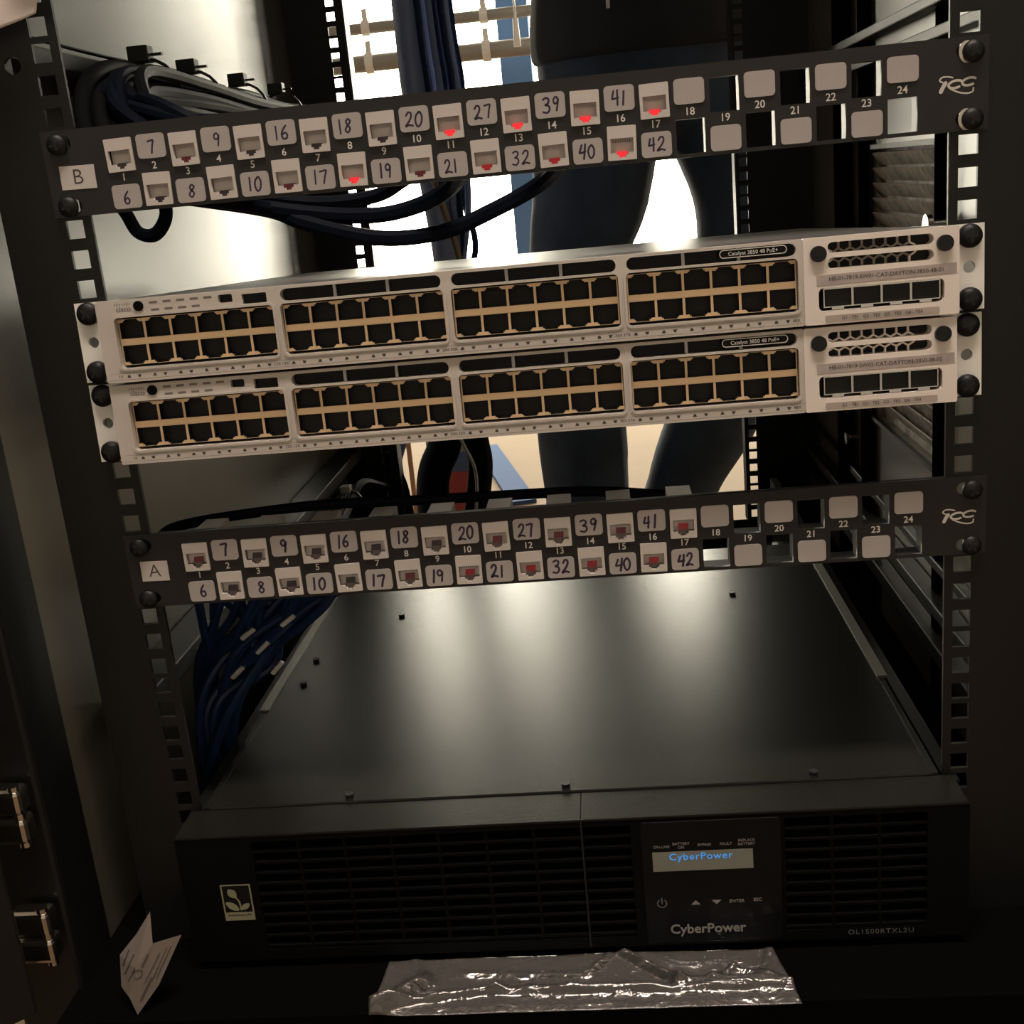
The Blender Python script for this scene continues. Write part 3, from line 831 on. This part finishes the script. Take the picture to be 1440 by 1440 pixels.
    # ears and their screws
    for s_ in (-1, 1):
        ear = P(obj('mounting_ear', plate('mounting_ear', rect(s_*231, -22.2, 19, 43.2), [circ(s_*233, -22.2, 3.0)], -2.2, 0.0), 'ear_metal', t))
        obj('ear_return', MB().box(*sorted((s_*219.6, s_*221.8)), -2.2, 60, -43.8, -.6).me('ear_return'), 'ear_metal', ear)
        for z in (-6.6, -38.4):
            P(add_screw(t, s_*233, -2.2, z, k=1.15, rot=R.uniform(0, 1.5)))
    return t
network_switch(-2*U, 0, 'light grey 48-port network switch, the upper of the two', 'HB-01-7819-SW01-CAT-DAYTON-3850-48-01')
network_switch(-3*U-.6, -.6, 'light grey 48-port network switch, the lower of the two', 'HB-01-7819-SW02-CAT-DAYTON-3850-48-02')

# ------------------------------------------------------------------ power supply (local z: 0 at the top of the 2U slot = -400)
UZ = -400.0
BY = -31.0
ups = thing('power_supply', 'black two-unit rack power supply with a small lit display at the bottom', 'power supply', (0, 0, UZ-88))
def up_(o): o.location.z += .088; return o
up_(MB().box(-217, 217, 0, 440, -87.4, 0).build('chassis', 'black_metal', ups, bevel=.8))
for s_ in (-1, 1):
    up_(MB().box(*sorted((s_*216.5, s_*223.5)), 135, 440, -1.2, .8).build('cover_edge', 'strip_steel', ups))
    up_(MB().box(*sorted((s_*217.2, s_*221)), 2, 134, -3, -.6).build('cover_seam', 'black_metal', ups, bevel=.4))
for x, y in ((-146.4, 310.6), (-201.4, 222.3), (-201, 177.9), (137.6, 313.7), (-130, 6), (3, 6), (150, 6)):
    q = up_(MB().cyl((x, y, 0), (0, 0, 1), 2.6, 2.2, 12).build('cover_screw', 'screw_black', ups, True))
# bezel: frame, louvres either side, display panel
LX0, LX1, RX0, RX1 = -183, 40, 127, 206
bzl = up_(obj('bezel', plate('bezel', rrect(0, -44, 458, 85.6, 3, 4), [rect((LX0+LX1)/2, -43.0, LX1-LX0, 74), rect((RX0+RX1)/2, -43.0, RX1-RX0, 74)], BY, -1), 'black_plastic', ups, bevel=.8))
up_(MB().box(-228, 11.7, BY-.4, -1, -2.2, -.9).build('bezel_top', 'black_metal', ups))
up_(MB().box(12.5, 228, BY-.4, -1, -2.2, -.9).build('bezel_top', 'black_metal', ups))
up_(MB().box(LX0-2, RX1+2, -8, -6, -82, -4).build('bezel_backing', 'hole_dark', ups))
def louvre(x0, x1):
    n = 10; vs = []; fs = []
    for i in range(n+1):
        f = i/n; x = x0 + (x1-x0)*f
        b_ = 1.2*math.sin(math.pi*f)
        vs += [(x, BY+.8-b_*.3, 0), (x, BY+.8-b_*.3, 1.5), (x, BY+10, 3.4), (x, BY+10, 1.9)]
    for i in range(n):
        a = 4*i; c_ = a+4
        for k in range(4):
            fs.append((a+k, c_+k, c_+(k+1) % 4, a+(k+1) % 4))
    fs += [(0, 1, 2, 3), (4*n+3, 4*n+2, 4*n+1, 4*n)]
    return MB().add(vs, fs).me('louvre_slat')
for x0, x1 in ((LX0, LX1), (RX0, RX1)):
    me_ = louvre(x0, x1)
    for k in range(10):
        put(obj('louvre_slat', me_, 'black_plastic', ups), 0, 0, 88 - 79.0 + k*7.2)
    n = 3 if x0 > 0 else 8
    for k in range(1, n):
        xx = x0 + (x1-x0)*k/n
        up_(MB().box(xx-.9, xx+.9, BY+.6, BY+9, -80, -6).build('louvre_rib', 'black_plastic', ups))
up_(MB().box(11.6, 12.4, BY-.1, BY+.2, -86, -1).build('bezel_seam', 'hole_dark', ups))
dp = up_(MB().prism(rrect(85, -44.4, 79, 80, 2, 4), BY-1.2, BY+.2).build('display_panel', 'gloss_black', ups, bevel=.3))
DY = BY-1.2
lcd = obj('lcd', MB().prism(rect(80.1, -30.0, 57.0, 12.6), DY-.15, DY).me('lcd'), 'lcd_glass', dp)
obj('lcd_text', text_mesh('CyberPower', 6.2, DY-.25, x=79.0, z=-27.3, space=1.12, sx=1.02), 'lcd_blue', dp)
for s_, x, z in (('ON-LINE', 57, -20.4), ('BATTERY\nON', 68.2, -20.0), ('BYPASS', 81.4, -20.0), ('FAULT', 93.6, -20.0), ('REPLACE\nBATTERY', 105.2, -19.4)):
    obj('indicator_lettering', text_mesh(s_, 2.35, DY-.05, x=x, z=z, bold=.02), 'print_shaded', dp)
pw = MB()
ribbon(pw, [(55.4+2.6*math.cos(math.radians(a)), -57.6+2.6*math.sin(math.radians(a))) for a in range(125, 416, 12)], .5, DY-.05)
ribbon(pw, [(55.4, -54.2), (55.4, -57.6)], .5, DY-.06)
obj('power_symbol', pw.me('power_symbol'), 'print_shaded', dp)
obj('up_symbol', MB().prism([(72.0, -59.2), (77.6, -59.2), (74.8, -56.4)], DY-.08, DY).me('up_symbol'), 'print_shaded', dp)
obj('down_symbol', MB().prism([(84.0, -56.6), (86.8, -59.4), (89.6, -56.6)][::1], DY-.08, DY).me('down_symbol'), 'print_shaded', dp)
obj('button_lettering', text_mesh('ENTER', 2.9, DY-.05, x=98.4, z=-57.8, bold=.03), 'print_shaded', dp)
obj('button_lettering', text_mesh('ESC', 2.9, DY-.05, x=110.3, z=-57.4, bold=.03), 'print_shaded', dp)
lg = obj('maker_logo', text_mesh('CyberPower', 8.6, DY-.3, x=81.0, z=-75.4, bold=.16, sx=.98), 'print_shaded', dp)
up_(obj('model_lettering', text_mesh('OL1500RTXL2U', 4.4, BY-.1, x=180.0, z=-82.6, space=1.15, sx=1.1), 'strip_steel', ups))
# eco sticker: frame, tulip with two leaves, a bar of small print
ek = up_(MB().prism(rect(-196.8, -46.0, 18.4, 24.6), BY-.3, BY+.3).build('eco_sticker', 'gloss_black', ups))
ex, ez = -196.8, -46.0
obj('sticker_frame', plate('sticker_frame', rect(ex, ez, 18.4, 24.6), [rect(ex, ez+2.4, 16.6, 18.2)], BY-.4, BY-.3), 'eco_print', ek)
def leafp(cx, cz, L, W, a):
    out = []
    for k in range(18):
        t_ = 2*math.pi*k/18
        u_, w_ = L*math.cos(t_), W*math.sin(t_)*(1-.35*math.cos(t_)**2)
        out.append((cx + u_*math.cos(a) - w_*math.sin(a), cz + u_*math.sin(a) + w_*math.cos(a)))
    return out
fl = MB().prism(leafp(ex-3.6, ez-2.6, 4.6, 2.3, 2.5), BY-.4, BY-.3).prism(leafp(ex+4.2, ez-3.0, 3.4, 1.8, .6), BY-.42, BY-.32)
fl.prism(leafp(ex-2.6, ez+6.2, 3.6, 2.6, 2.2), BY-.44, BY-.34)
ribbon(fl, spline([(ex-1.4, ez+4.2, 0), (ex+1.0, ez+.5, 0), (ex+1.4, ez-5.0, 0)], 5), 1.0, BY-.4)
obj('tulip_print', fl.me('tulip_print'), 'eco_print', ek)
obj('sticker_lettering', text_mesh('GreenPower UPS', 2.0, BY-.46, x=ex, z=ez-8.6, bold=.04), 'print_dark', ek)

# ------------------------------------------------------------------ cables
ORD = ['', 'first', 'second', 'third', 'fourth', 'fifth', 'sixth', 'seventh', 'eighth', 'ninth', 'tenth', 'eleventh', 'twelfth', 'thirteenth', 'fourteenth', 'fifteenth', 'sixteenth', 'seventeenth']
def cable(pts, r, m, label, group, name='network_cable', per_=7, n=8, rib=None):
    q = spline([Vector(p) for p in pts], per_)
    o = MB().tube(q, r, n, True, rib).build(name, m, None, True)
    return tag(o, label, 'cable', group)
def jx(k): return PX0 + PITCH*k
# dark cables that run along the upper left member and dive to the jacks of panel B
k = 0
for port in (1, 2, 3, 4, 5, 6, 7, 8):
    for rep in (0, 1, 2):
        x0 = -262 + (k % 4)*7.5; z0 = 40 - (k//4)*7.0 + R.uniform(-2, 2)
        xe = jx(port) + rep*4; ze = (-15.4 if port % 2 else -30) + rep*5
        cable([(x0+R.uniform(-4, 4), 815, z0-8), (x0+R.uniform(-3, 3), 600, z0+R.uniform(-3, 3)), (x0, 420, z0+R.uniform(-3, 3)), (x0+2, 280, z0+1), (x0+6, 165-R.uniform(0, 45), z0+R.uniform(-5, 3)),
               (x0*.6+xe*.4, 92+R.uniform(-14, 14), z0*.55-4+R.uniform(-8, 3)), (x0*.2+xe*.8, 68, ze*.6+R.uniform(0, 6)), (xe, 50, ze), (xe, 42, ze)],
              4.2, 'cable_navy' if k % 3 else 'cable_black', 'dark cable of the upper left bundle leading to the %s jack of panel B' % ORD[port], 'dark cables behind panel B')
        k += 1
# thick sleeved cables on top of that bundle
for i, (dx, dz, r_, m_) in enumerate(((0, 47, 5.2, 'cable_black'), (9, 40, 4.8, 'cable_black'), (-8, 34, 4.8, 'cable_black'))):
    cable([(-226+dx*.6, 30+5*i, -33), (-234+dx, 48+6*i, -16), (-252+dx, 84+4*i, 14), (-260+dx, 130, dz-8), (-263+dx, 200, dz+2), (-262+dx, 330, dz-3), (-260+dx, 460, dz+1), (-262+dx, 600, dz-2), (-262+dx, 740, dz), (-250+dx, 800, dz-30)],
          r_, m_, ('thick glossy ribbed cable lying uppermost on the upper left bundle', 'thick glossy ribbed cable at the right of the upper left bundle', 'thick glossy ribbed cable nearest the left side panel')[i], 'ribbed cables of the upper left bundle', 'ribbed_cable', 22, 10, .5)
# fabric wire along the very top of the member
cable([(-276, 70, 59), (-276, 200, 58), (-275, 330, 60), (-276, 460, 57)], 1.2, 'cable_black', 'thin black wire stretched above the upper left bundle', None, 'thin_wire')
# cable ties with square heads
for i, (y, z) in enumerate(((231, 56), (330, 56), (463, 56), (595, 57))):
    t = thing('cable_tie', 'black cable tie with a square head on the upper left bundle, %s from the front' % ('first', 'second', 'third', 'fourth')[i], 'cable tie', (-262, y, z), 'cable ties on the upper left bundle')
    MB().tube([(x, 0, zz) for x, zz in [(22*math.cos(a)+1, 26*math.sin(a)-24) for a in [2*math.pi*q/20 for q in range(21)]]], 1.6, 4).build('strap', 'tie_black', t)
    MB().box(-10, 5, -6, 6, 0, 11).build('head', 'tie_black', t, bevel=.8)
    MB().box(4, 13, -2, 2, 4, 5.6).build('tail', 'tie_black', t)
# loops hanging below panel B
tagl = [([(-226, 40, -32), (-226, 58, -44), (-222, 62, -56), (-212, 62, -58), (-203, 60, -48), (-197, 44, -34)], 4.0, 'short black cable loop hanging below panel B at its left end'),
        ([(-196, 44, -32), (-178, 110, -44), (-135, 125, -55), (-92, 122, -60), (-62, 118, -56), (-40, 100, -47), (-24, 46, -34)], 5.2, 'black cable sagging below panel B, the shallow one'),
        ([(-200, 60, -36), (-160, 120, -50), (-136, 122, -61), (-92, 122, -74), (-52, 122, -74), (-19, 120, -64), (14, 110, -50), (36, 46, -34)], 5.2, 'black cable sagging below panel B, the deep one'),
        ([(-190, 100, -36), (-150, 130, -46), (-120, 132, -50), (-90, 130, -48), (-70, 120, -40)], 4.4, 'black cable pressed against the lower edge of panel B')]
for pts, r_, lb in tagl:
    cable(pts, r_, 'cable_navy', lb, 'cables sagging below panel B')
# blue cables from panel A fanning down to the left
LA = 'blue network cable dropping steeply behind the left end of panel A'
for port in range(1, 18):
    up = port % 2
    xe = jx(port) + 3.1; ze = -5*U + (-15.4 if up else -34)
    f = (port-1)/16
    x1 = -252 + R.uniform(-8, 14); y1 = 95 + R.uniform(-15, 35)
    pts = [(xe, 42, ze), (xe-3, 62, ze-3-4*(1-up)), (xe - 30 - 40*f, 84+R.uniform(-6, 16), -5*U-50-R.uniform(0, 8) - 3*f)]
    if port > 6: pts.append((-150 - R.uniform(0, 20) + 40*max(0, f-.5), 98+R.uniform(-8, 14), -5*U-62-R.uniform(0, 22)))
    pts += [(-205+R.uniform(-14, 14), 105+R.uniform(-10, 16), -5*U-98-R.uniform(0, 34)), (-238+R.uniform(-10, 10), y1, -5*U-150+R.uniform(-10, 16)), (x1, y1, -435), (x1, y1+20, -488)]
    cable(pts, 3.1, 'cable_blue', 'blue network cable plugged into the back of the %s jack of panel A' % ORD[port], 'blue cables behind panel A')
for i in range(7):
    xe = -225 + i*13
    cable([(xe, 50, -5*U-30), (xe-8, 80, -5*U-48), (xe*.4-148+R.uniform(-6, 6), 92+R.uniform(0, 20), -5*U-95+R.uniform(-10, 10)), (-250+R.uniform(-8, 8), 110, -5*U-140), (-258+R.uniform(-8, 8), 120, -486)],
          3.1, 'cable_blue', LA, 'blue cables behind panel A')
# shiny tags on the blue fan
for i, (x, y, z, a) in enumerate(((-176, 84, -312, .6), (-196, 84, -330, .7), (-215, 82, -346, .7), (-188, 84, -345, .8), (-203, 80, -318, .6))):
    o = MB().box(-6, 6, -1, 1, -1.6, 1.6).build('cable_tag', 'foil', None, bevel=.5)
    o.location = (x/1000, y/1000, z/1000+ZB); o.rotation_euler = (.5, -a, 0)
    tag(o, 'small shiny foil tag among the blue cables', 'tag', 'foil tags on the blue cables')
cable([(-250, 70, -250), (-228, 64, -236), (-146, 62, -229), (-88, 62, -230), (-30, 62, -231), (30, 64, -233), (80, 66, -240)], 3.4, 'cable_navy', 'dark cable lying along the top of panel A', None)
# cables and hoses hanging down behind the cabinet
o = cable([(-168, 884, 560), (-166, 884, 175), (-165, 882, 60), (-154, 884, -60), (-150, 886, -150), (-168, 888, -240), (-225, 878, -330), (-262, 875, -420), (-285, 880, -560)],
      17, 'cable_sky', 'thick blue conduit hanging behind the cabinet left of centre', None, 'blue_conduit', 6, 14)
for i in range(9):
    x = -146 + i*4.0
    yy = 868 + (i % 3)*9
    cable([(x-6, yy, 560), (x-4+i*.6, yy, 170), (x-1+i*.9, yy+3, 66), (x-1+R.uniform(-5, 8), yy+5, -55), (x-3+R.uniform(-5, 8), 884, -130), (-150+R.uniform(-8, 8), 896, -225), (-164+R.uniform(-6, 6), 904, -300)],
          4.0, 'cable_sky' if i % 2 else 'cable_blue', 'blue network cable beside the thick blue conduit, %s from the left' % ORD[i+1], 'blue cables hanging behind the cabinet')
cable([(-150, 862, -40), (-147, 862, -56), (-139, 860, -87), (-130, 858, -131), (-124, 860, -200)], 3.6, 'brass_loom', 'ribbed tan flexible conduit hanging below panel B', None, 'flexible_conduit', 16, 8, .7)
for pts, r_, lb in (([(-160, 905, -250), (-172, 903, -330), (-180, 900, -380), (-197, 900, -415), (-204, 900, -457), (-206, 902, -560)], 23, 'wide black hose curving down behind the lower switch, the left one'),
                    ([(-150, 905, -250), (-142, 903, -330), (-136, 900, -382), (-134, 900, -410), (-142, 900, -457), (-165, 902, -560)], 17, 'wide black hose curving down behind the lower switch, the right one')):
    cable(pts, r_, 'cable_black', lb, 'black hoses behind the cabinet', 'black_hose', 7, 14)
for pts, m_, lb in (([(-286, 838, -250), (-280, 838, -330), (-262, 840, -366), (-246, 842, -433), (-240, 845, -520)], 'cable_black', 'black cable with a bright edge beside the rear left rail'),
                    ([(-262, 842, -250), (-256, 842, -340), (-248, 842, -380), (-232, 842, -420), (-225, 842, -520)], 'cable_navy', 'dark blue cable hanging right of the rear left rail')):
    cable(pts, 6.5, m_, lb, 'cables at the rear left rail')
cable([(-166, 870, -340), (-150, 868, -375), (-138, 866, -410), (-140, 866, -450), (-150, 870, -500)], 2.2, 'pvc_white', 'thin pale cable crossing in front of the striped box', None)
# tied cable bunch low on the left side
t = thing('cable_bunch', 'tied bunch of black cables low on the left side panel', 'cable bunch', (-268, 640, -392))
for i in range(4):
    q = spline([Vector((-2+i*6, -220, 2+R.uniform(-4, 4))), Vector((0+i*5, -80, 6+R.uniform(-3, 3))), Vector((i*4, 0, 10)), Vector((i*5, 60, 8+i*3)), Vector((8+i*5, 170, -20))], 6)
    MB().tube(q, 5, 8).build('cable', 'cable_black', t, True)
MB().tube([(8+17*math.cos(a), 0, 10+14*math.sin(a)) for a in [2*math.pi*q/16 for q in range(17)]], 1.8, 5).build('tie', 'tie_black', t)
MB().box(2, 14, -6, 6, 22, 30).build('tie_head', 'foil', t, bevel=1)

# ------------------------------------------------------------------ litter: clear plastic bag, papers
def sheet(name, m, fn, nu, nv, thick):
    me = bpy.data.meshes.new(name)
    vs = [tuple(c_/1000 for c_ in fn(i/nu, j_/nv)) for j_ in range(nv+1) for i in range(nu+1)]
    fs = [(j_*(nu+1)+i, j_*(nu+1)+i+1, (j_+1)*(nu+1)+i+1, (j_+1)*(nu+1)+i) for j_ in range(nv) for i in range(nu)]
    me.from_pydata(vs, [], fs); me.update()
    o = obj(name, me, m, None)
    for p in me.polygons: p.use_smooth = True
    so = o.modifiers.new('thickness', 'SOLIDIFY'); so.thickness = thick/1000; so.offset = 1
    return o
from mathutils import noise as NZ
def crease(u, v, u0, v0, u1, v1, w):
    dx, dy = u1-u0, v1-v0
    t_ = max(0, min(1, ((u-u0)*dx + (v-v0)*dy)/(dx*dx+dy*dy)))
    d = math.hypot((u-u0-t_*dx)*4, v-v0-t_*dy)
    return math.exp(-(d/w)**2)
def bag_fn(u, v):
    xl = -110 - 4*(1-v); xr = 118 + 9*(1-v)
    x = xl + (xr-xl)*u
    y = -31 - 47*(1-v)
    n1 = NZ.noise(Vector((x*.018, y*.04, 3.1))); n2 = NZ.noise(Vector((x*.07, y*.12, 9.7))); n3 = NZ.noise(Vector((x*.2, y*.25, 5.5)))
    z = 1.2 + 1.2*n1 + .5*n2 + .15*n3
    z += 4.5*crease(u, v, 0.0, .14, .30, .36, .10)*(1+.5*n2) + 4.0*crease(u, v, .30, .34, 1.0, .30, .07)*(1+.6*n2)     # long front fold
    z += 7*crease(u, v, .02, .1, .10, .5, .14)                                                                         # gathered left corner
    z += 4.5*crease(u, v, .62, .95, .74, .42, .06) + 4*crease(u, v, .74, .42, .95, .40, .06) + 3*crease(u, v, .52, .62, .58, .92, .05)
    z += 3*crease(u, v, .82, .42, .88, .62, .05) + 2.5*crease(u, v, .88, .62, .98, .38, .05) + 2*crease(u, v, .94, .5, .99, .95, .05)
    z += 2*crease(u, v, .07, .95, .12, .62, .05) + 1.5*crease(u, v, .2, .7, .5, .62, .08)
    if v < .10: z *= .35 + v*6.5
    return (x, y, -492.6 + max(z, .3))
t = sheet('plastic_bag', 'film', bag_fn, 150, 40, .2)
tag(t, 'crumpled clear plastic bag lying on the cabinet base below the power supply', 'plastic bag')

def tri_sheet(name, m, P, label, cat, curl=4):
    """a creased sheet over the quad P (four corners)"""
    P = [Vector(p) for p in P]
    nrm = (P[1]-P[0]).cross(P[3]-P[0]).normalized()
    def fn(u, v):
        p = (P[0]*(1-u)+P[1]*u)*(1-v) + (P[3]*(1-u)+P[2]*u)*v
        return tuple(p + nrm*curl*(math.sin(u*4+1)*math.cos(v*5) + .5*NZ.noise(p*.06)))
    return tag(sheet(name, m, fn, 16, 16, .3), label, cat)
LP = [(-241.5, -52, -435.7), (-240.8, -58, -453.0), (-226.5, -50, -453.6), (-240.0, -62, -478.0), (-252.5, -70, -492.2), (-256.0, -68, -482.0), (-262.9, -62, -478.5), (-262.9, -56, -461.2), (-251.1, -54, -448.7), (-250.0, -66, -464.0)]
lf = [(0, 8, 9), (0, 9, 1), (1, 9, 3), (1, 3, 2), (3, 9, 4), (4, 9, 5), (5, 9, 6), (6, 9, 7), (7, 9, 8)]
lm = bpy.data.meshes.new('paper_leaflet')
lm.from_pydata([(x/1000, y/1000, z/1000) for x, y, z in LP], [], lf); lm.update()
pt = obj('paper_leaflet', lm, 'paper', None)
sb = pt.modifiers.new('soften', 'SUBSURF'); sb.subdivision_type = 'SIMPLE'; sb.levels = 2; sb.render_levels = 2
so = pt.modifiers.new('thickness', 'SOLIDIFY'); so.thickness = .0003; so.offset = 0
tag(pt, 'crumpled printed paper leaflet standing at the lower left of the power supply', 'paper')
def on_leaf(x, z):
    # depth of the leaflet's face at (x, z), a little in front of it
    best = None
    for f in lf:
        a, b_, c_ = [Vector(LP[q]) for q in f]
        d = (b_.x-a.x)*(c_.z-a.z) - (c_.x-a.x)*(b_.z-a.z)
        if abs(d) < 1e-6: continue
        w1 = ((x-a.x)*(c_.z-a.z) - (c_.x-a.x)*(z-a.z))/d; w2 = ((b_.x-a.x)*(z-a.z) - (x-a.x)*(b_.z-a.z))/d
        if w1 >= -.02 and w2 >= -.02 and w1+w2 <= 1.02:
            y = a.y + w1*(b_.y-a.y) + w2*(c_.y-a.y)
            best = y if best is None else min(best, y)
    return best
pm = MB()
def leaf_stroke(x0, z0, x1, z1, w):
    n = 14; P_ = []
    for q in range(n+1):
        x, z = x0+(x1-x0)*q/n, z0+(z1-z0)*q/n
        y = on_leaf(x, z)
        if y is not None: P_.append((x, y-.35, z))
    if len(P_) > 1: pm.tube(P_, w, 4)
for x0, z0, x1, z1, w in ((-259, -470, -252, -458, .5), (-256.5, -473, -250.5, -463.5, .35), (-260.5, -466, -256, -457, .6), (-247, -464, -243.5, -458, .6), (-246.5, -474, -238, -460, .3), (-250, -484, -243, -472, .5), (-243, -474, -234, -458, .3), (-241, -474, -232, -458, .3)):
    leaf_stroke(x0, z0, x1, z1, w)
ring = []
for q in range(21):
    x, z = -249.6 + 2.5*math.cos(2*math.pi*q/20), -467.3 + 2.5*math.sin(2*math.pi*q/20)
    ring.append((x, (on_leaf(x, z) or -66)-.35, z))
pm.tube(ring, .3, 4)
o = obj('leaflet_print', pm.me('leaflet_print'), 'print_dark', pt)
tri_sheet('masking_tape', 'masking', [(-262, -14, 44), (-226, -12, 55), (-219, -10, 74), (-262, -12, 84)], 'torn piece of pale paper tape stuck on the left rail at the top corner', 'tape', 1.5)
